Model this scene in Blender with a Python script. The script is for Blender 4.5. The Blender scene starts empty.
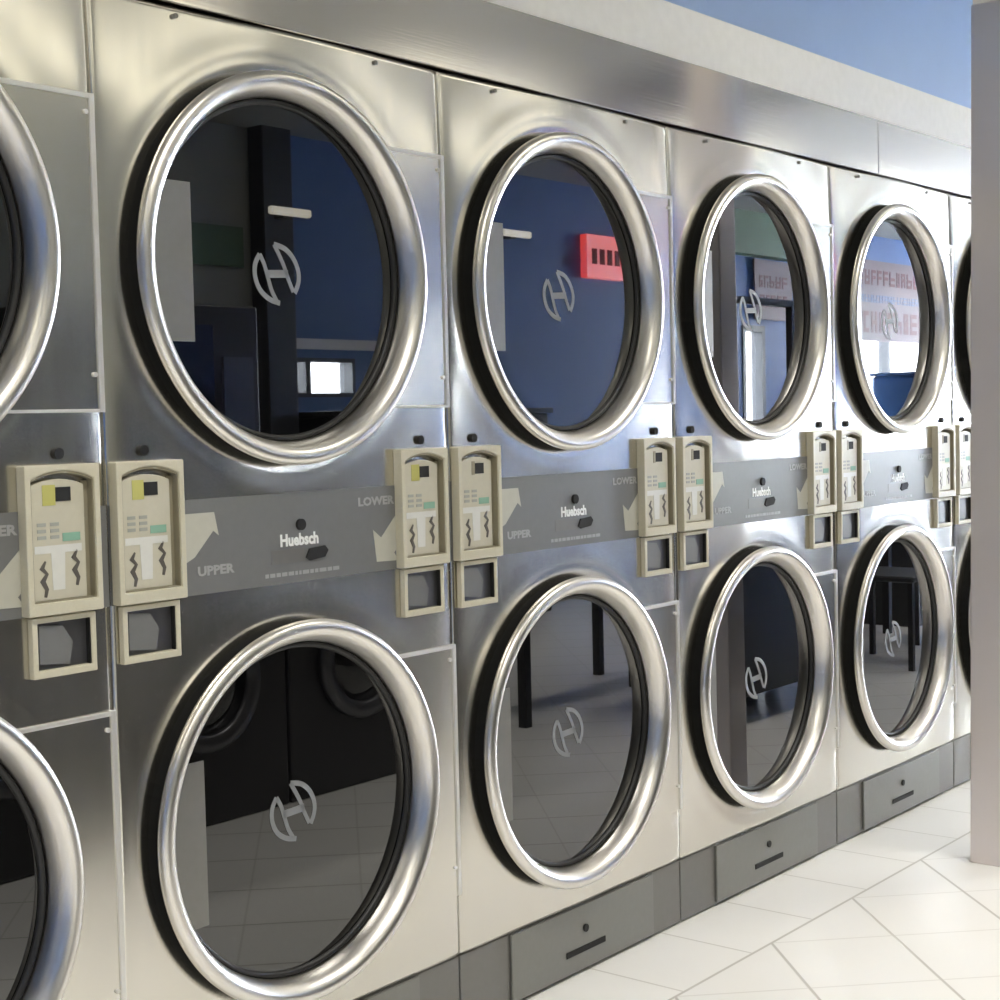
import bpy, bmesh, math, random
from mathutils import Vector, Matrix
random.seed(7)
C = bpy.context.scene.collection
sc = bpy.context.scene
PI = math.pi

# ------------------------------------------------------------------ camera
def set_camera():
    yaw, pit, rol = .89187, -.05193, -.02341
    loc = Vector((-1.5695, -2.0827, 1.2706))
    F = Vector((math.sin(yaw)*math.cos(pit), math.cos(yaw)*math.cos(pit), math.sin(pit)))
    R = F.cross(Vector((0, 0, 1))).normalized(); U = R.cross(F)
    r = math.cos(rol)*R + math.sin(rol)*U
    u = -math.sin(rol)*R + math.cos(rol)*U
    cd = bpy.data.cameras.new('camera'); cam = bpy.data.objects.new('camera', cd); C.objects.link(cam)
    m = Matrix((r, u, -F)).transposed().to_4x4(); m.translation = loc
    cam.matrix_world = m
    cd.sensor_width = 36; cd.lens = 1566.13*36/1000; cd.clip_start = .05; cd.clip_end = 200
    sc.camera = cam
set_camera()

# ------------------------------------------------------------------ world, exposure
w = bpy.data.worlds.new('world'); sc.world = w; w.use_nodes = True
bgn = w.node_tree.nodes['Background']
bgn.inputs['Color'].default_value = (.86, .93, 1, 1); bgn.inputs['Strength'].default_value = 18.0
sc.view_settings.view_transform = 'Standard'; sc.view_settings.look = 'None'
sc.view_settings.gamma = 1; sc.view_settings.use_curve_mapping = False
sc.view_settings.exposure = 1.49
LAMP = 1.9
LAMP_DOWN = 5.6      # watts each louvred lamp throws down
#         # strength of the fluorescent diffusers

# ------------------------------------------------------------------ materials
def nodes_of(name):
    m = bpy.data.materials.new(name); m.use_nodes = True
    return m, m.node_tree, m.node_tree.nodes['Principled BSDF']
def plain(name, col, rough=.5, metal=0., spec=.5, bump=0., scale=60., var=.06):
    m, nt, b = nodes_of(name)
    b.inputs['Roughness'].default_value = rough; b.inputs['Metallic'].default_value = metal
    b.inputs['Specular IOR Level'].default_value = spec
    tc = nt.nodes.new('ShaderNodeTexCoord'); n = nt.nodes.new('ShaderNodeTexNoise')
    n.inputs['Scale'].default_value = scale; n.inputs['Detail'].default_value = 3
    nt.links.new(tc.outputs['Object'], n.inputs['Vector'])
    mx = nt.nodes.new('ShaderNodeMix'); mx.data_type = 'RGBA'
    mx.inputs['A'].default_value = tuple(c*(1-var) for c in col)+(1,)
    mx.inputs['B'].default_value = tuple(min(1, c*(1+var)) for c in col)+(1,)
    nt.links.new(n.outputs['Fac'], mx.inputs['Factor']); nt.links.new(mx.outputs['Result'], b.inputs['Base Color'])
    if bump:
        bp = nt.nodes.new('ShaderNodeBump'); bp.inputs['Strength'].default_value = bump
        bp.inputs['Distance'].default_value = .002
        nt.links.new(n.outputs['Fac'], bp.inputs['Height']); nt.links.new(bp.outputs['Normal'], b.inputs['Normal'])
    return m
def steel(name, col, rough, wave=.0015, wscale=(1.3, 1.3, 1.3), grain=(2, 2, 160), graind=.00002):
    """stainless sheet: brushed grain plus the slow waviness of thin sheet metal, in world space"""
    m, nt, b = nodes_of(name)
    b.inputs['Metallic'].default_value = 1; b.inputs['Base Color'].default_value = col+(1,)
    g = nt.nodes.new('ShaderNodeNewGeometry')
    def noise(sc3, detail):
        mp = nt.nodes.new('ShaderNodeMapping'); mp.inputs['Scale'].default_value = sc3
        n = nt.nodes.new('ShaderNodeTexNoise'); n.inputs['Scale'].default_value = 1; n.inputs['Detail'].default_value = detail
        nt.links.new(g.outputs['Position'], mp.inputs['Vector']); nt.links.new(mp.outputs['Vector'], n.inputs['Vector'])
        return n
    n1 = noise(wscale, 1.0); n2 = noise(grain, 3.0)
    b1 = nt.nodes.new('ShaderNodeBump'); b1.inputs['Distance'].default_value = wave*10; b1.inputs['Strength'].default_value = 1
    nt.links.new(n1.outputs['Fac'], b1.inputs['Height'])
    b2 = nt.nodes.new('ShaderNodeBump'); b2.inputs['Distance'].default_value = graind; b2.inputs['Strength'].default_value = 1
    nt.links.new(n2.outputs['Fac'], b2.inputs['Height']); nt.links.new(b1.outputs['Normal'], b2.inputs['Normal'])
    nt.links.new(b2.outputs['Normal'], b.inputs['Normal'])
    mr = nt.nodes.new('ShaderNodeMapRange'); mr.inputs['To Min'].default_value = rough*.85; mr.inputs['To Max'].default_value = rough*1.15
    nt.links.new(n2.outputs['Fac'], mr.inputs['Value']); nt.links.new(mr.outputs['Result'], b.inputs['Roughness'])
    return m
def emitter(name, col, strength):
    m, nt, b = nodes_of(name)
    b.inputs['Base Color'].default_value = (.8, .8, .8, 1)
    b.inputs['Emission Color'].default_value = col+(1,); b.inputs['Emission Strength'].default_value = strength
    return m
def floor_material():
    m, nt, b = nodes_of('cream_floor_tile')
    N = nt.nodes; L = nt.links
    g = N.new('ShaderNodeNewGeometry')
    sep = N.new('ShaderNodeSeparateXYZ'); L.new(g.outputs['Position'], sep.inputs[0])
    def math_(op, a, bb=None, cc=None):
        n = N.new('ShaderNodeMath'); n.operation = op
        for i, v in enumerate((a, bb, cc)):
            if v is None: continue
            if isinstance(v, (int, float)): n.inputs[i].default_value = v
            else: L.new(v, n.inputs[i])
        return n.outputs[0]
    X, Y = sep.outputs['X'], sep.outputs['Y']
    T = .302
    def line(v, off, width):        # 1 near a joint of period T
        k = math_('DIVIDE', math_('SUBTRACT', v, off), T)
        d = math_('MULTIPLY', math_('ABSOLUTE', math_('SUBTRACT', k, math_('ROUND', k))), T)
        mr = N.new('ShaderNodeMapRange'); L.new(d, mr.inputs['Value'])
        mr.inputs['From Min'].default_value = width*.4; mr.inputs['From Max'].default_value = width
        mr.inputs['To Min'].default_value = 1; mr.inputs['To Max'].default_value = 0
        return mr.outputs['Result']
    r2 = math.sqrt(.5)
    U = math_('MULTIPLY', math_('SUBTRACT', X, Y), r2); V = math_('MULTIPLY', math_('ADD', X, Y), r2)
    u0 = (2.126+.25)*r2; v0 = (2.126-.25)*r2
    diag = math_('MULTIPLY', math_('MAXIMUM', line(U, u0, .005), math_('MULTIPLY', line(V, v0, .004), .4)), .7)
    inb = math_('GREATER_THAN', Y, -.25)
    straight = math_('MULTIPLY', line(X, .1, .004), .5)
    edge = N.new('ShaderNodeMapRange'); L.new(math_('ABSOLUTE', math_('ADD', Y, .25)), edge.inputs['Value'])
    edge.inputs['From Min'].default_value = .002; edge.inputs['From Max'].default_value = .005
    edge.inputs['To Min'].default_value = .7; edge.inputs['To Max'].default_value = 0
    mixf = math_('ADD', math_('MULTIPLY', straight, inb), math_('MULTIPLY', diag, math_('SUBTRACT', 1, inb)))
    jf = math_('MAXIMUM', mixf, edge.outputs['Result'])
    nz = N.new('ShaderNodeTexNoise'); nz.inputs['Scale'].default_value = 3.5; nz.inputs['Detail'].default_value = 5
    L.new(g.outputs['Position'], nz.inputs['Vector'])
    mx = N.new('ShaderNodeMix'); mx.data_type = 'RGBA'
    mx.inputs['A'].default_value = (.85, .84, .815, 1); mx.inputs['B'].default_value = (.90, .89, .87, 1)
    L.new(nz.outputs['Fac'], mx.inputs['Factor'])
    m2 = N.new('ShaderNodeMix'); m2.data_type = 'RGBA'
    L.new(jf, m2.inputs['Factor']); L.new(mx.outputs['Result'], m2.inputs['A']); m2.inputs['B'].default_value = (.38, .35, .31, 1)
    L.new(m2.outputs['Result'], b.inputs['Base Color'])
    b.inputs['Roughness'].default_value = .28
    bp = N.new('ShaderNodeBump'); bp.inputs['Distance'].default_value = .001; bp.inputs['Strength'].default_value = .6; bp.invert = True
    L.new(jf, bp.inputs['Height']); L.new(bp.outputs['Normal'], b.inputs['Normal'])
    return m
M = dict(
    panel=steel('stainless_panel', (.73, .705, .645), .215, .0015, (2.2, 2.2, 1.6), (40, 40, 3), .00002),
    fascia=steel('stainless_fascia', (.68, .645, .61), .15, .0006, (1.2, 1, .5), (2, 2, 260), .00006),
    ring=plain('satin_door_ring', (.76, .735, .70), .32, 1.0, var=.02),
    trim=plain('bright_trim_edge', (.80, .79, .77), .35, .6, var=.02),
    clad=steel('brushed_column_steel', (.84, .78, .77), .42, .0008, (1.5, 1.5, 1.5), (60, 60, 3)),
    body=plain('galvanised_cabinet', (.30, .30, .30), .5, .6),
    band=plain('grey_control_overlay', (.17, .172, .172), .38, .0, .6),
    toe=plain('grey_toe_enamel', (.20, .195, .185), .36, .35, .6),
    toe2=plain('grey_toe_enamel_light', (.23, .23, .215), .36, .3, .6),
    black=plain('black_rubber', (.012, .012, .013), .45),
    seal=plain('black_seal', (.008, .008, .008), .8, spec=.15),
    dark=plain('black_hole', (.006, .006, .006), .7),
    cream=plain('cream_plastic', (.60, .565, .44), .38, .0, .5, .1, 200),
    face=plain('cream_face_plate', (.56, .53, .42), .42),
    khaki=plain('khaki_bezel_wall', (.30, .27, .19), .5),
    yellow=plain('yellow_sticker', (.50, .48, .14), .5),
    green=plain('green_print', (.24, .43, .32), .5),
    grey=plain('grey_print', (.36, .37, .33), .5),
    ink=plain('dark_print', (.10, .09, .08), .5),
    white=plain('white_print', (.86, .87, .86), .4),
    label=plain('cream_white_label', (.68, .68, .64), .4),
    pale=plain('pale_print', (.36, .36, .36), .45),
    arrow=plain('beige_arrow_print', (.50, .49, .42), .45),
    plate=plain('grey_handle_plate', (.23, .225, .215), .38, .4),
    emblem=plain('etched_emblem', (.24, .25, .265), .5),
    wallw=plain('white_bulkhead_paint', (.93, .91, .875), .5, bump=.1, scale=30),
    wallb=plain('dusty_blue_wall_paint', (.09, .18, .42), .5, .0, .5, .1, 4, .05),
    wallg=plain('grey_green_wall_paint', (.40, .41, .385), .5, bump=.1, scale=4),
    tube=emitter('dim_tube', (1, .93, .75), .9),
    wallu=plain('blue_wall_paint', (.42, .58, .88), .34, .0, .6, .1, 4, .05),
    ceil=plain('ceiling_paint', (.36, .365, .35), .7, bump=.2, scale=40),
    ldark=plain('charcoal_enamel', (.036, .036, .038), .35),
    steeldk=plain('washer_lid_steel', (.16, .16, .17), .35, .8),
    black_metal=plain('black_painted_metal', (.012, .012, .014), .4),
    table=plain('dark_laminate', (.03, .03, .034), .35),
    frame=plain('dark_window_frame', (.05, .055, .065), .4),
    red=plain('red_sign_face', (.62, .03, .03), .5),
    redink=plain('red_sign_ink', (.12, .006, .018), .5),
    sign=plain('pale_sign_face', (.22, .155, .18), .5),
    signg=plain('green_sign_face', (.15, .24, .15), .5),
    blueb=plain('blue_bin_plastic', (.05, .12, .28), .4),
    floor=floor_material(),
    lamp=emitter('lamp_diffuser', (1.0, .95, .74), LAMP),
    exit=emitter('red_lit_sign', (1, .05, .04), 1.1),
)
def glass_dark():
    m, nt, b = nodes_of('dark_door_glass')
    b.inputs['Base Color'].default_value = (.0015, .0015, .002, 1); b.inputs['Roughness'].default_value = .012
    b.inputs['IOR'].default_value = 1.5; b.inputs['Specular IOR Level'].default_value = .85
    b.inputs['Coat Weight'].default_value = .8; b.inputs['Coat Roughness'].default_value = .01
    return m
M['glass'] = glass_dark()
def pane():
    m, nt, b = nodes_of('window_glass')
    tr = nt.nodes.new('ShaderNodeBsdfTransparent'); gl = nt.nodes.new('ShaderNodeBsdfGlossy'); mx = nt.nodes.new('ShaderNodeMixShader')
    gl.inputs['Roughness'].default_value = .02; mx.inputs[0].default_value = .06
    nt.links.new(tr.outputs[0], mx.inputs[1]); nt.links.new(gl.outputs[0], mx.inputs[2])
    nt.links.new(mx.outputs[0], nt.nodes['Material Output'].inputs['Surface'])
    return m
M['pane'] = pane()

# ------------------------------------------------------------------ mesh helpers
def obj(name, bm, mat, parent=None, smooth=False, bevel=0., loc=None, segs=2):
    me = bpy.data.meshes.new(name)
    if isinstance(bm, bmesh.types.BMesh):
        bmesh.ops.recalc_face_normals(bm, faces=bm.faces); bm.to_mesh(me); bm.free()
    else: me = bm
    me.materials.clear(); me.materials.append(M[mat])
    if smooth:
        for p in me.polygons: p.use_smooth = True
    o = bpy.data.objects.new(name, me); C.objects.link(o)
    if parent is not None: o.parent = parent
    if loc: o.location = loc
    if bevel:
        b = o.modifiers.new('bevel', 'BEVEL'); b.width = bevel; b.segments = segs; b.limit_method = 'ANGLE'
    return o
def box(bm, x0, x1, y0, y1, z0, z1):
    v = [bm.verts.new((x, y, z)) for x in (x0, x1) for y in (y0, y1) for z in (z0, z1)]
    for f in ((0,1,3,2),(4,6,7,5),(0,4,5,1),(2,3,7,6),(0,2,6,4),(1,5,7,3)): bm.faces.new([v[i] for i in f])
    return bm
def B(*a):
    bm = bmesh.new()
    if not isinstance(a[0], (tuple, list)): a = [a]
    for q in a: box(bm, *q)
    return bm
def prism(bm, pts, y0, y1):
    """outline in x,z pushed through y"""
    f = [bm.verts.new((x, y0, z)) for x, z in pts]; k = [bm.verts.new((x, y1, z)) for x, z in pts]
    bm.faces.new(f); bm.faces.new(k[::-1]); n = len(pts)
    for i in range(n): bm.faces.new((f[i], k[i], k[(i+1) % n], f[(i+1) % n]))
    return bm
def frame_prism(bm, outer, inner, y0, y1):
    """ring between two outlines with the same number of points"""
    n = len(outer)
    A = [[bm.verts.new((x, y, z)) for x, z in P] for P, y in ((outer, y0), (inner, y0), (inner, y1), (outer, y1))]
    for a in range(4):
        P, Q = A[a], A[(a+1) % 4]
        for i in range(n): bm.faces.new((P[i], P[(i+1) % n], Q[(i+1) % n], Q[i]))
    return bm
def lathe(bm, prof, cx, cz, n=96, closed=False):
    """profile of (radius, y) turned about the y axis"""
    rings = []
    for r, y in prof:
        rings.append([bm.verts.new((cx+r*math.cos(2*PI*i/n), y, cz+r*math.sin(2*PI*i/n))) for i in range(n)] if r > 1e-6 else [bm.verts.new((cx, y, cz))])
    pairs = list(zip(rings, rings[1:]))
    if closed: pairs.append((rings[-1], rings[0]))
    for a, b in pairs:
        for i in range(n):
            j = (i+1) % n
            if len(a) == 1: bm.faces.new((a[0], b[i], b[j]))
            elif len(b) == 1: bm.faces.new((a[i], a[j], b[0]))
            else: bm.faces.new((a[i], a[j], b[j], b[i]))
    return bm
def disc(cx, cz, r, y0, y1, n=24):
    return lathe(bmesh.new(), [(0, y1), (r, y1), (r, y0), (0, y0)], cx, cz, n)
def ribbon(bm, pts, wd, y, th):
    """flat stroke of width wd following a polyline in x,z"""
    n = len(pts); L, R = [], []
    for i, (x, z) in enumerate(pts):
        a = pts[max(0, i-1)]; b = pts[min(n-1, i+1)]
        d = Vector((b[0]-a[0], b[1]-a[1])).normalized(); ww = wd[i] if isinstance(wd, (list, tuple)) else wd
        L.append((x-d.y*ww/2, z+d.x*ww/2)); R.append((x+d.y*ww/2, z-d.x*ww/2))
    prism(bm, L+R[::-1], y-th, y)
    return bm
def text_mesh(s, size, x, y, z, mat, name, parent, bold=0., sx=1., face=1, rot=0):
    """lettering standing upright, readable from -y (face=1) or +y (face=-1)"""
    cu = bpy.data.curves.new('lettering', 'FONT'); cu.body = s; cu.size = size; cu.extrude = .0006; cu.offset = bold
    cu.align_x = 'CENTER'; cu.align_y = 'CENTER'; cu.resolution_u = 2
    t = bpy.data.objects.new('lettering', cu); C.objects.link(t)
    bpy.context.view_layer.update()
    me = bpy.data.meshes.new_from_object(t.evaluated_get(bpy.context.evaluated_depsgraph_get()))
    bpy.data.objects.remove(t)
    m = Matrix.Translation((x, y, z)) @ Matrix.Rotation(rot, 4, 'Y') @ Matrix.Rotation(0 if face == 1 else PI, 4, 'Z') @ Matrix.Rotation(PI/2, 4, 'X') @ Matrix.Diagonal((sx, 1, 1, 1))
    me.transform(m)
    return obj(name, me, mat, parent)
def thing(name, label, cat, loc=(0, 0, 0), group=None, rotz=0):
    o = bpy.data.objects.new(name, None); C.objects.link(o); o.location = loc; o.rotation_euler = (0, 0, rotz)
    o.empty_display_size = .1
    o['label'] = label; o['category'] = cat
    if group: o['group'] = group
    return o
def tag(o, label, cat, group=None):
    o['label'] = label; o['category'] = cat
    if group: o['group'] = group
    return o
def struct(name, bm, mat, parent=None, **k):
    o = obj(name, bm, mat, parent, **k)
    if parent is None: o['kind'] = 'structure'
    return o
def dup(root, loc, label, group=None):
    r = root.copy(); C.objects.link(r); r.location = loc; r['label'] = label
    if group: r['group'] = group
    for ch in list(root.children):
        c = ch.copy(); C.objects.link(c); c.parent = r
        for g in ch.children:
            d = g.copy(); C.objects.link(d); d.parent = c
    return r

# ------------------------------------------------------------------ room
X0, X1, Y0, Y1, H = -4.0, 15.5, -4.5, .95, 2.92
struct('floor', B(X0, X1, Y0, Y1, -.05, 0), 'floor')
struct('ceiling', B(X0, X1, Y0, Y1, H, H+.1), 'ceil')
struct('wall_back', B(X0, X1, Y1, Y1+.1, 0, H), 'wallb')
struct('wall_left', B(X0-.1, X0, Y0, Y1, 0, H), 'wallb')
def wall_holes(name, axis, a0, a1, p0, p1, holes, mat):
    """wall with rectangular openings; axis 'x' runs along x (thickness p0..p1 in y)"""
    us = sorted({a0, a1, *[h[0] for h in holes], *[h[1] for h in holes]})
    bm = bmesh.new()
    for u0, u1 in zip(us, us[1:]):
        mid = (u0+u1)/2; hs = sorted([h for h in holes if h[0] < mid < h[1]], key=lambda h: h[2]); z = 0
        segs = []
        for h in hs:
            if h[2] > z: segs.append((z, h[2]))
            z = h[3]
        if z < H: segs.append((z, H))
        for z0, z1 in segs:
            box(bm, *((u0, u1, p0, p1) if axis == 'x' else (p0, p1, u0, u1)), z0, z1)
    return struct(name, bm, mat)
WIN = [(4.66, 5.24, 1.42, 1.65), (9.85, 10.22, .02, 2.0), (11.7, 13.6, .85, 2.60), (14.0, 15.2, .85, 2.72)]
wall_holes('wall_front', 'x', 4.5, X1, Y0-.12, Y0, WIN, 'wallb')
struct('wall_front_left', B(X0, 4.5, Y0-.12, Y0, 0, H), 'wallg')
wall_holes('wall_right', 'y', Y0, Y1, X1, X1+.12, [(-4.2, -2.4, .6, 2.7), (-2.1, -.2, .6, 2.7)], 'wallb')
for i, (a, b, c, d) in enumerate(WIN):
    nm = 'window_%d' % (i+1) if i != 1 else 'door_1'
    t = .05 if i else .025
    o = struct(nm, B((a, a+t, Y0-.1, Y0+.01, c, d), (b-t, b, Y0-.1, Y0+.01, c, d), (a+t, b-t, Y0-.1, Y0+.01, d-t, d), (a+t, b-t, Y0-.1, Y0+.01, c, c+t),
                     *([((a+b)/2-.025, (a+b)/2+.025, Y0-.1, Y0+.01, c+t, d-t)] if i > 1 else [(a+.17, a+.21, Y0-.1, Y0+.01, c+t, d-t)] if i == 0 else [])), 'frame')
    struct('window_pane', B(a+t, b-t, Y0-.06, Y0-.054, c+t, d-t), 'pane', o)
for i, (a, b) in enumerate(((-4.2, -2.4), (-2.1, -.2))):
    o = struct('window_%d' % (i+5), B((X1-.01, X1+.1, a, a+.05, .6, 2.7), (X1-.01, X1+.1, b-.05, b, .6, 2.7), (X1-.01, X1+.1, a+.05, b-.05, .6, .65), (X1-.01, X1+.1, a+.05, b-.05, 2.65, 2.7)), 'frame')
    struct('window_pane', B(X1+.05, X1+.056, a+.05, b-.05, .65, 2.65), 'pane', o)
struct('trim_4', B(4.66, 5.75, Y0, Y0+.03, 1.70, 1.76), 'wallw')
# white bulkhead over the dryers, its soffit ledge, and the stainless fascia strips
RX0, RX1 = -1.70, 5.1
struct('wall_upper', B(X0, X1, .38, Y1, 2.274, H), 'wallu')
struct('wall_bulkhead', B(RX0, RX1, 0, Y1, 2.137, 2.272), 'wallw', bevel=.002)
ft = struct('trim_1', B(RX0, 2.848, -.006, .5, 1.9765, 2.137), 'fascia', bevel=.0015)
struct('trim_2', B(2.852, RX1, -.006, .5, 1.9765, 2.137), 'fascia', bevel=.0015)
struct('gap_shade_strip', B(RX0, RX1, .03, .5, 1.960, 1.9765), 'dark')  # black strip that paints the shade in the gap under the fascia
struct('wall_end', B(RX1+.01, RX1+.1, .01, Y1, 0, 2.137), 'wallw')

# ------------------------------------------------------------------ stacked dryer
W = .85; CX = .404; R_OUT = .350
ZU, ZL = 1.545, .565
def front_panel_mesh():
    """dished stainless front: a soft swage runs round each door opening"""
    bm = bmesh.new(); x0, x1, z0, z1 = .0025, .8475, .166, 1.972
    nx, nz = 110, 230
    def h(x, z):
        y = 0
        for zc in (ZU, ZL):
            r = math.hypot(x-CX, z-zc)
            y -= .0016*math.exp(-((r-.385)/.030)**2) + .0012*math.exp(-((r-.362)/.006)**2)
        y -= .004*math.exp(-((z-1.06)/.12)**2)*0
        # sheet rolls gently at the top and the side flanges
        y += .0035*math.exp(-(x1-x)/.02) + .0035*math.exp(-(x-x0)/.02)
        y += .034*math.cos((x-.03)*2*PI/.85)*.03*math.log(1+math.exp((z-1.80)/.03))
        return y
    G = [[bm.verts.new((x0+(x1-x0)*i/nx, h(x0+(x1-x0)*i/nx, z0+(z1-z0)*j/nz), z0+(z1-z0)*j/nz)) for i in range(nx+1)] for j in range(nz+1)]
    for j in range(nz):
        for i in range(nx):
            q = (G[j][i], G[j][i+1], G[j+1][i+1], G[j+1][i])
            if all(min(math.hypot(v.co.x-CX, v.co.z-ZU), math.hypot(v.co.x-CX, v.co.z-ZL)) < .346 for v in q): continue
            bm.faces.new(q)
    # folded return flanges, 18 mm deep
    K = {}
    edge = [G[0][i] for i in range(nx+1)]+[G[j][nx] for j in range(1, nz+1)]+[G[nz][i] for i in range(nx-1, -1, -1)]+[G[j][0] for j in range(nz-1, 0, -1)]
    for v in edge: K[v] = bm.verts.new((v.co.x, .02, v.co.z))
    for a, b in zip(edge, edge[1:]+edge[:1]): bm.faces.new((a, b, K[b], K[a]))
    for v in [v for v in bm.verts if not v.link_faces]: bm.verts.remove(v)
    return bm
def door(parent, zc, upper):
    # deep bowl-shaped ring: thin front lip, long inner wall running back to the glass
    # broad rounded ring that rolls in towards the sunken glass
    ring = lathe(bmesh.new(), [(.336, -.0245), (.3455, -.0250), (.3488, -.0272), (.3497, -.0315), (.3483, -.0375), (.3460, -.0410), (.3420, -.0440), (.336, -.0458), (.328, -.0445),
                               (.320, -.0385), (.3135, -.0285), (.309, -.016), (.3068, -.004), (.3062, .006), (.334, .006)], CX, zc, 128, True)
    d = obj('door', ring, 'ring', parent, True)
    obj('door_seal', lathe(bmesh.new(), [(.3465, .012), (.3465, -.0250), (.338, -.0255), (.3345, .012)], CX, zc, 96, True), 'seal', d, False)
    obj('glass_gasket', lathe(bmesh.new(), [(.3064, .012), (.3064, .002), (.302, -.001), (.296, .003), (.294, .012)], CX, zc, 96, True), 'black', d, True)
    obj('glass', lathe(bmesh.new(), [(0, .0075), (.297, .0075), (.297, .012), (0, .012)], CX, zc, 96), 'glass', d)
    # grey plate behind the left of the glass rim, cut to the round opening
    rr = .2965; pts = []
    z0, z1 = (-.131, .139) if upper else (-.160, .128)
    xr = -.206 if upper else -.218
    n = 14; a0 = math.asin(z0/rr); a1 = math.asin(z1/rr)
    for i in range(n+1):
        a = a0+(a1-a0)*i/n; pts.append((CX-rr*math.cos(a), zc+rr*math.sin(a)))
    pts += [(CX+xr, zc+z1), (CX+xr, zc+z0)]
    obj('handle_plate', prism(bmesh.new(), pts, .004, .0073), 'plate', d)
    # round two-arc emblem etched on the middle of the glass
    bm = bmesh.new(); cx = CX-.008; cz = zc-.004; y = .0073
    def S(P): return [(cx+(p[0]-490)/190*.056, cz-(p[1]-440)/255*.053) for p in P]
    def sm(P, k=4):
        out = []
        for i in range(len(P)-1):
            p0 = P[max(0, i-1)]; p1 = P[i]; p2 = P[i+1]; p3 = P[min(len(P)-1, i+2)]
            for j in range(k):
                t = j/k
                out.append(tuple(.5*((2*p1[c])+(-p0[c]+p2[c])*t+(2*p0[c]-5*p1[c]+4*p2[c]-p3[c])*t*t+(-p0[c]+3*p1[c]-3*p2[c]+p3[c])*t**3) for c in (0, 1)))
        return out+[P[-1]]
    sk = lambda P, wd: ribbon(bm, S(sm(P)), wd, y, .0008)
    sk([(350, 285), (312, 370), (308, 480), (345, 590), (420, 665), (505, 695)], .0095)
    sk([(350, 285), (385, 370), (412, 480), (440, 590), (480, 680)], .0085)
    sk([(470, 190), (560, 220), (630, 300), (668, 410), (665, 510), (632, 600)], .0095)
    sk([(470, 190), (515, 290), (550, 380), (580, 480), (620, 590)], .0085)
    ribbon(bm, S([(400, 450), (580, 435)]), .014, y, .0008)
    obj('emblem', bm, 'emblem', d)
    return d
def arch(x0, x1, z0, z1, rise, n=10):
    top = []
    for i in range(n+1):
        t = i/n; x = x1+(x0-x1)*t; top.append((x, z1-rise+rise*math.sin(PI*t)**.8))
    return [(x0, z0), (x1, z0)] + top
def rect_n(x0, x1, z0, z1, n=10):
    return [(x0, z0), (x1, z0)] + [(x1+(x0-x1)*i/n, z1) for i in range(n+1)]
def coin_box(parent, x0, sticker):
    """cream coin acceptor bezel with its recessed face"""
    x1 = x0+.139; z0, z1 = .982, 1.215; yf = -.022
    ins = dict(x0=x0+.011, x1=x1-.011, z0=z0+.020, z1=z1-.009)
    a_ = (ins['x0'], ins['x1'], ins['z0'], ins['z1'])
    c = obj('coin_box', frame_prism(bmesh.new(), rect_n(x0, x1, z0, z1), arch(*a_, .014), yf, 0), 'cream', parent, bevel=.0025)
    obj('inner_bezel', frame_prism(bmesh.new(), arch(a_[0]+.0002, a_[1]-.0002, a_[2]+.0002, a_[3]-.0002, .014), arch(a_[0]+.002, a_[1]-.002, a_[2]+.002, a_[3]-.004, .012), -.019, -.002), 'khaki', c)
    fx0, fx1 = x0+.018, x1-.034
    obj('face_plate', prism(bmesh.new(), arch(a_[0]+.0021, x1-.026, a_[2]+.0021, a_[3]-.013, .010), -.0145, -.003), 'face', c, bevel=.0015)
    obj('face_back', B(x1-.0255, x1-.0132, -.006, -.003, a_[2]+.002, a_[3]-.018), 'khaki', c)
    y = -.0147
    cxm = (fx0+fx1)/2
    obj('coin_slot', B(cxm-.002, cxm+.026, y-.001, y, 1.158, 1.180), 'dark', c)
    if sticker: obj('sticker', B(cxm-.026, cxm-.0025, y-.0008, y, 1.152, 1.184), 'yellow', c)
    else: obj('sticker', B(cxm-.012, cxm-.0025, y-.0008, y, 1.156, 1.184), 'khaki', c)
    bm = bmesh.new()
    for i in range(2):
        for j in range(3): box(bm, fx0+.006+i*.024, fx0+.022+i*.024, y-.0006, y, 1.100+j*.010, 1.1055+j*.010)
    p = obj('price_print', bm, 'grey', c)
    obj('green_print', B(fx0+.052, fx1-.002, y-.0006, y, 1.095, 1.108), 'green', c)
    obj('white_label', prism(bmesh.new(), [(fx0, 1.078), (cxm-.014, 1.078), (cxm-.012, 1.020), (cxm+.010, 1.020), (cxm+.012, 1.078), (fx1, 1.078), (fx1, 1.090), (fx0, 1.090)], y-.0006, y), 'label', c)
    for k, (xx, zt) in enumerate(((fx0+.016, 1.066), (fx1-.012, 1.080))):
        bm = bmesh.new()
        P = [(xx+.003, zt), (xx-.004, zt-.011), (xx+.005, zt-.020), (xx-.003, zt-.031), (xx+.004, zt-.044), (xx+.001, zt-.056)]
        ribbon(bm, P, [.003, .009, .006, .010, .007, .005], y, .0006)
        obj('coin_diagram', bm, 'ink', c)
    sx0 = x0+.010; sx1 = x0+.129
    r = obj('coin_return', frame_prism(bmesh.new(), rect_n(sx0, sx1, .884, .979), rect_n(sx0+.010, sx1-.010, .896, .970), -.013, .0), 'cream', parent, bevel=.0018)
    obj('return_cup', B(sx0+.0102, sx1-.0102, -.002, .0, .8962, .9698), 'steeldk', r)
    obj('cup_wall', B(sx1-.0125, sx1-.0102, -.011, -.0021, .8962, .9698), 'dark', r)
    obj('cup_flap', prism(bmesh.new(), [(sx0+.016, .906), (sx0+.070, .900), (sx0+.078, .935), (sx0+.060, .962), (sx0+.016, .966)], -.007, -.0022), 'band', r)
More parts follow.
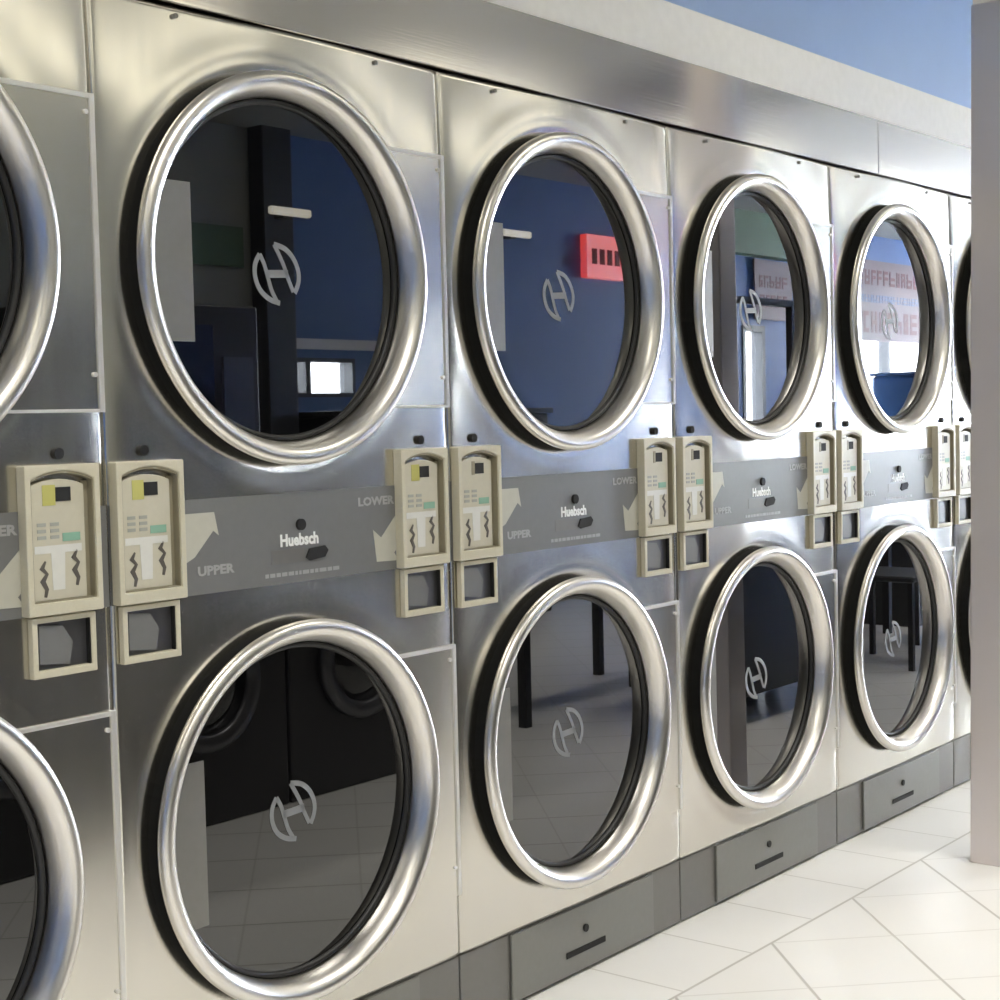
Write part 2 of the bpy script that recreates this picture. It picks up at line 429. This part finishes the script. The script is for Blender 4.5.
def make_dryer(sticker=True):
    t = thing('stacked_dryer', '', 'dryer', (0, 0, 0), 'bank of stacked dryers')
    obj('cabinet', B((.0025, .8475, .06, .92, .0, 1.958), (.0025, .8475, .031, .06, .0, .16)), 'body', t)
    obj('front_panel', front_panel_mesh(), 'panel', t, True)
    # control strip: grey overlay
    obj('control_panel', B(.0035, .8465, -.0015, .012, .981, 1.145), 'band', t)
    cp = t.children[-1] if t.children else None
    y = -.0016
    cp = [c for c in t.children if c.name.startswith('control_panel')][0]
    obj('arrow', prism(bmesh.new(), [(.158, 1.038), (.176, 1.046), (.219, 1.089), (.231, 1.080), (.222, 1.121), (.150, 1.121), (.152, 1.110), (.158, 1.10)], y-.0006, y), 'arrow', cp)
    obj('arrow', prism(bmesh.new(), [(.700, 1.094), (.684, 1.088), (.640, 1.046), (.618, 1.062), (.626, 1.000), (.688, .998), (.676, 1.014), (.700, 1.036)], y-.0006, y), 'arrow', cp)
    text_mesh('UPPER', .022, .222, y, 1.020, 'pale', 'lettering', cp, .0009, 1.3)
    text_mesh('LOWER', .022, .628, y, 1.117, 'pale', 'lettering', cp, .0009, 1.3)
    obj('lock', disc(.425, 1.086, .0105, y-.006, y), 'dark', cp)
    text_mesh('Huebsch', .030, .423, y, 1.058, 'white', 'nameplate', cp, .0011, .92)
    obj('display_recess', B(.352, .435, y-.0006, y, 1.018, 1.043), 'toe', cp)
    obj('display_window', prism(bmesh.new(), [(.437, 1.024), (.447, 1.018), (.485, 1.022), (.494, 1.034), (.486, 1.043), (.446, 1.040)], y-.003, y), 'dark', cp)
    bm = bmesh.new(); x = .336
    rnd = random.Random(3)
    while x < .512:
        wl = rnd.uniform(.006, .018); box(bm, x, x+wl, y-.0005, y, .9945, 1.0015); x += wl+.003
    obj('fine_print', bm, 'pale', cp)
    for zc, up in ((ZU, True), (ZL, False)): door(t, zc, up)
    coin_box(t, .0035, sticker); coin_box(t, .682, sticker)
    for x in (.074, .758): obj('lock', disc(x, 1.232, .009, -.007, .0), 'dark', t)
    # hinge plates at the right of each door, with a bright folded edge
    for z0, z1, bot in ((1.296, 1.802, True), (.292, .812, False)):
        zc = ZU if bot else ZL
        a1 = math.asin((z1-zc)/.343); a0 = math.asin((z0-zc)/.343)
        arc = [(CX+.343*math.cos(a1+(a0-a1)*i/20), zc+.343*math.sin(a1+(a0-a1)*i/20)) for i in range(21)]
        h = obj('hinge_plate', prism(bmesh.new(), [(.8385, z0), (.8385, z1)]+arc, -.004, .004), 'panel', t)
        bars = [(.8385, .8482, -.0075, .004, z0, z1), (.634, .8385, -.0068, .004, z1-.008, z1)]
        if bot: bars.append((.64, .8385, -.0068, .004, z0, z0+.005))
        obj('plate_edging', B(*bars), 'trim', h, bevel=.001)
        for zz in (z0+.06, z1-.03): obj('screw', disc(.832, zz, .004, -.0075, -.004, 12), 'trim', h)
    for x in (.174, .66): obj('screw', disc(x, 1.957, .0045, -.004, .004, 12), 'plate', t)
    # toe panel
    tp = obj('toe_panel', B((.0025, .8475, .006, .03, .004, .160)), 'toe', t, bevel=.002)
    ld = obj('lint_door', B(.166, .718, -.001, .006, .010, .158), 'toe2', t, bevel=.002)
    obj('lock', disc(.435, .103, .009, -.005, -.001), 'dark', ld)
    obj('handle_slot', B(.360, .512, -.0035, -.001, .050, .064), 'dark', ld, bevel=.002)
    return t
labels = [
    (-1, 'stacked dryer cut off by the left edge, only its right door rims showing'),
    (0, 'nearest whole stacked dryer, dark pillar and small lit window mirrored in its upper glass'),
    (1, 'stainless stacked dryer with a red sign mirrored in its upper door glass'),
    (2, 'stacked dryer between the red-sign one and the one with a pink poster mirrored'),
    (3, 'stacked dryer nearest the steel column, a pink poster mirrored in its upper glass'),
    (4, 'stacked dryer mostly hidden behind the steel column, only its left rims showing'),
]
d0 = make_dryer(True); d0.location = (0, 0, 0); d0['label'] = labels[1][1]
dup(d0, (-W, 0, 0), labels[0][1])
d1 = make_dryer(False); d1.location = (W, 0, 0); d1['label'] = labels[2][1]
for k, lb in labels[3:]: dup(d1, (k*W, 0, 0), lb)

# ------------------------------------------------------------------ steel-clad column
t = thing('steel_clad_column', 'grey stainless steel clad column standing on the cream floor at the right edge', 'column', (2.605, -.373, 0))
obj('cladding', B(0, .10, -.13, 0, 0, 2.362), 'clad', t, bevel=.004)
t.rotation_euler.x = .009
obj('column_cap', B(.004, .096, -.126, -.004, 2.362, H), 'wallw', t)

# ------------------------------------------------------------------ room seen in the glass: washers, tables, signs, lamps
def make_washer():
    t = thing('washing_machine', '', 'washer', (0, 0, 0), 'row of dark washers facing the dryers')
    obj('cabinet', B(.004, .70, -.66, 0, 0, .93), 'ldark', t, bevel=.01)
    obj('lid', B(.01, .694, -.655, -.005, .93, .945), 'steeldk', t, bevel=.004)
    d = obj('door', lathe(bmesh.new(), [(.15, .0), (.21, .0), (.215, .02), (.20, .035), (.16, .03)], .352, .45, 48, True), 'steeldk', t, True)
    obj('glass', lathe(bmesh.new(), [(0, .004), (.16, .004), (.16, .012), (.08, .024), (0, .028)], .352, .45, 48), 'glass', d, True)
    obj('control_strip', B(.03, .67, -.002, .008, .78, .90), 'black', t, bevel=.003)
    return t
w0 = make_washer(); w0.location = (-.10, -1.72, 0)
w0['label'] = 'dark washer across the aisle, first of four, mirrored in lower door glass'
for i, s in enumerate(('second', 'third', 'fourth')):
    dup(w0, (-.10+.704*(i+1), -1.72, 0), 'dark washer across the aisle, %s of four, mirrored in lower door glass' % s)
def make_table(x, y, rz, L, Wd, label):
    t = thing('folding_table', label, 'table', (x, y, 0), 'black tables across the aisle', rz)
    obj('tabletop', B(-L/2, L/2, -Wd/2, Wd/2, .74, .775), 'table', t, bevel=.005)
    for sx in (-1, 1):
        for sy in (-1, 1):
            obj('leg', B(sx*(L/2-.06)-.02, sx*(L/2-.06)+.02, sy*(Wd/2-.06)-.02, sy*(Wd/2-.06)+.02, 0, .74), 'black_metal', t)
    obj('crossbar', B((-L/2+.06, L/2-.06, -Wd/2+.05, -Wd/2+.07, .62, .66)), 'black_metal', t)
    return t
for i, s_ in enumerate(('first', 'second', 'third', 'fourth')):
    dup(w0, (6.98+.704*i, -1.72, 0), 'added dark washer beyond the black tables, %s of four, darkening the fourth lower glass' % s_)  # extra washers added as a dark mass for the fourth lower glass
t = thing('added_dark_vent', 'dark square vent added above the aisle to mirror a dark patch in the fascia', 'ceiling vent', (5.35, -2.22, H))  # unseen vent, added only for its dark reflection in the fascia
obj('grille_frame', B((-.5, .5, -.55, -.51, -.03, 0), (-.5, .5, .51, .55, -.03, 0), (-.5, -.46, -.51, .51, -.03, 0), (.46, .5, -.51, .51, -.03, 0)), 'frame', t)
obj('grille', B(*[(-.46, .46, -.50+.05*i, -.48+.05*i, -.025, -.005) for i in range(20)], (-.46, .46, -.51, .51, -.004, 0)), 'black', t)
make_table(4.07, -2.10, 0, 1.35, .62, 'long black folding table with thin legs, mirrored in the second lower door glass')
make_table(6.0, -2.1, 0, 1.5, .8, 'black folding table farther down the aisle, mirrored in the third lower door glass')
def chair(x, y, rz, label):
    t = thing('plastic_chair', label, 'chair', (x, y, 0), 'black chairs by the tables', rz)
    obj('seat', B(-.22, .22, -.22, .22, .43, .46), 'black_metal', t, bevel=.01)
    obj('backrest', B(-.21, .21, .19, .215, .58, .86), 'black_metal', t, bevel=.01)
    for sx in (-1, 1):
        obj('leg', B(sx*.2-.013, sx*.2+.013, -.21, -.185, 0, .43), 'black_metal', t)
        obj('leg', B(sx*.2-.013, sx*.2+.013, .185, .21, 0, .80), 'black_metal', t)
chair(5.75, -1.30, PI, 'black chair beside the aisle table, mirrored in the third lower door glass')
chair(6.6, -1.30, PI-.3, 'black chair at the far end of the aisle tables')
t = thing('laundry_cart', 'black rolling laundry cart with a hanging bar, mirrored in the third lower door glass', 'laundry cart', (3.95, -1.12, 0))
obj('basket', B((0, 1.0, -.55, -.53, .11, .70), (0, 1.0, -.02, 0, .11, .70), (0, .02, -.53, -.02, .11, .70), (.98, 1.0, -.53, -.02, .11, .70), (.02, .98, -.53, -.02, .14, .16)), 'black_metal', t)
for x in (.03, .97): obj('pole', B(x-.018, x+.018, -.29, -.26, .15, 1.75), 'black_metal', t)
obj('hanging_bar', B(.01, .99, -.29, -.26, 1.75, 1.78), 'black_metal', t)
for x in (.05, .95):
    for yy in (-.50, -.05): obj('caster', lathe(bmesh.new(), [(0, yy-.015), (.05, yy-.015), (.05, yy+.015), (0, yy+.015)], x, .05, 20), 'black', t); obj('caster_fork', B(x-.012, x+.012, yy-.022, yy+.022, .09, .14), 'steeldk', t)
# tall vending machine added to darken the nearest glass, and a painted pillar
t = thing('added_vending_machine', 'tall dark vending machine added by the front wall to darken the nearest upper glass', 'vending machine', (2.75, -4.46, 0))
obj('cabinet', B(0, 1.0, 0, .75, 0, 1.85), 'ldark', t, bevel=.01)
obj('front_window', B(.06, .70, .75, .762, .5, 1.75), 'glass', t)
obj('coin_panel', B(.76, .95, .75, .765, .9, 1.6), 'steeldk', t)
t = thing('dark_pillar', 'narrow dark pillar by the front wall, mirrored through the nearest upper glass', 'pillar', (4.43, -4.49, 0))
obj('shaft', B(0, .22, 0, .12, 0, H), 'frame', t, bevel=.005)
s = obj('wall_sign', B(3.92, 4.36, -4.495, -4.47, 2.14, 2.36), 'signg'); tag(s, 'dull green wall sign left of the pillar, mirrored in the nearest upper glass', 'sign')
t = thing('storage_counter', 'black counter under the small window, mirrored in the nearest upper glass', 'counter', (4.72, -4.49, 0))
obj('cabinet', B(0, 1.9, 0, .40, 0, 1.30), 'ldark', t, bevel=.01)
obj('worktop', B(-.02, 1.92, 0, .43, 1.30, 1.335), 'table', t, bevel=.005)
def wall_light(x, y, z, label):
    t = thing('wall_light', label, 'wall light', (x, y, z), 'small wall lights')
    obj('bracket', B(-.03, .03, 0, .08, -.03, .03), 'frame', t, bevel=.004)
    obj('tube', B(-.15, .15, .08, .12, -.022, .022), 'tube', t, bevel=.01)
wall_light(4.53, -4.37, 2.44, 'small wall light on the dark pillar, mirrored in the nearest upper glass')
wall_light(6.72, -4.5, 2.50, 'small wall light on blue wall, mirrored left of the red sign')
struct('trim_5', B(8.7, 11.2, Y0, Y0+.12, 2.57, H), 'signg')
# red sign
t = thing('red_sign', 'square red lit sign on the blue wall, mirrored in the second upper glass', 'sign', (7.57, -4.49, 2.26))
obj('sign_box', B(0, .48, 0, .06, 0, .31), 'exit', t, bevel=.005)
bm = bmesh.new()
for k in range(4): box(bm, .06+k*.095, .12+k*.095, .0602, .064, .10, .21)
obj('sign_marks', bm, 'redink', t)
# posters
def poster(name, x0, x1, z0, z1, rows, label, y=-4.47):
    t = thing(name, label, 'poster', (x0, y, z0))
    obj('sheet', B(0, x1-x0, 0, .012, 0, z1-z0), 'sign', t)
    rnd = random.Random(int(x0*10))
    for zc, h, mt in rows:
        bm = bmesh.new(); x = .08
        while x < x1-x0-.12:
            wl = rnd.uniform(.5, .9)*h
            e = min(x+wl, x1-x0-.05); st = h*.2
            box(bm, x, x+st, .0122, .014, zc-h/2, zc+h/2)
            for q in rnd.sample((-h/2, -st/2, h/2-st), rnd.choice((1, 2, 2, 3))): box(bm, x+st, e, .0122, .0139, zc+q, zc+q+st)
            if rnd.random() < .5: box(bm, e-st, e, .0122, .0138, zc-h/2, zc+h*rnd.choice((0, .5)))
            x += wl+h*.25
        obj('lettering', bm, mt, t)
poster('window_poster', 11.75, 13.55, 1.92, 2.68, [(.60, .14, 'redink'), (.40, .07, 'blueb'), (.18, .20, 'redink')], 'large pale pink poster with red lettering over a window, mirrored in the fourth upper glass', -4.48)
poster('wall_poster', 10.0, 10.65, 2.05, 2.55, [(.32, .10, 'redink'), (.16, .10, 'redink')], 'small pale poster above a doorway, mirrored in the third upper glass')
# locker
t = thing('storage_locker', 'dark blue locker in front of the far window, mirrored in the fourth upper glass', 'locker', (11.9, -4.05, 0))
obj('body', B(0, .75, -.28, .28, 0, 1.58), 'blueb', t, bevel=.03)
obj('top_cap', B(-.015, .765, -.295, .295, 1.58, 1.61), 'blueb', t, bevel=.01)
# ceiling lamps
k = 0
LAMPS = [(x, y) for x in (-2.2, -.2, 2.2, 4.4, 6.8, 9.2, 12.0) for y in (-1.15, -3.0)]
l0 = thing('ceiling_light', 'x', 'ceiling light', (LAMPS[0][0], LAMPS[0][1], H), 'fluorescent ceiling lights along the aisle')
obj('housing', B((-.62, .62, -.15, .15, -.05, -.001)), 'white', l0, bevel=.005)
obj('diffuser', B(-.60, .60, -.13, .13, -.075, -.0502), 'lamp', l0, bevel=.006)
ld_ = bpy.data.lights.new('lamp_light', 'AREA'); ld_.shape = 'RECTANGLE'; ld_.size = 1.18; ld_.size_y = .24; ld_.energy = LAMP_DOWN
ld_.color = (1, .965, .90); ld_.spread = math.radians(110)
lo_ = bpy.data.objects.new('lamp_light', ld_); C.objects.link(lo_); lo_.parent = l0; lo_.location = (0, 0, -.077)
for i, (x, y) in enumerate(LAMPS):
    side = 'near the dryers' if y > -2 else 'by the front wall'
    lb = 'long fluorescent ceiling light %s, number %d from the left end' % (side, i//2+1)
    if i == 0: l0['label'] = lb
    else: dup(l0, (x, y, H), lb)
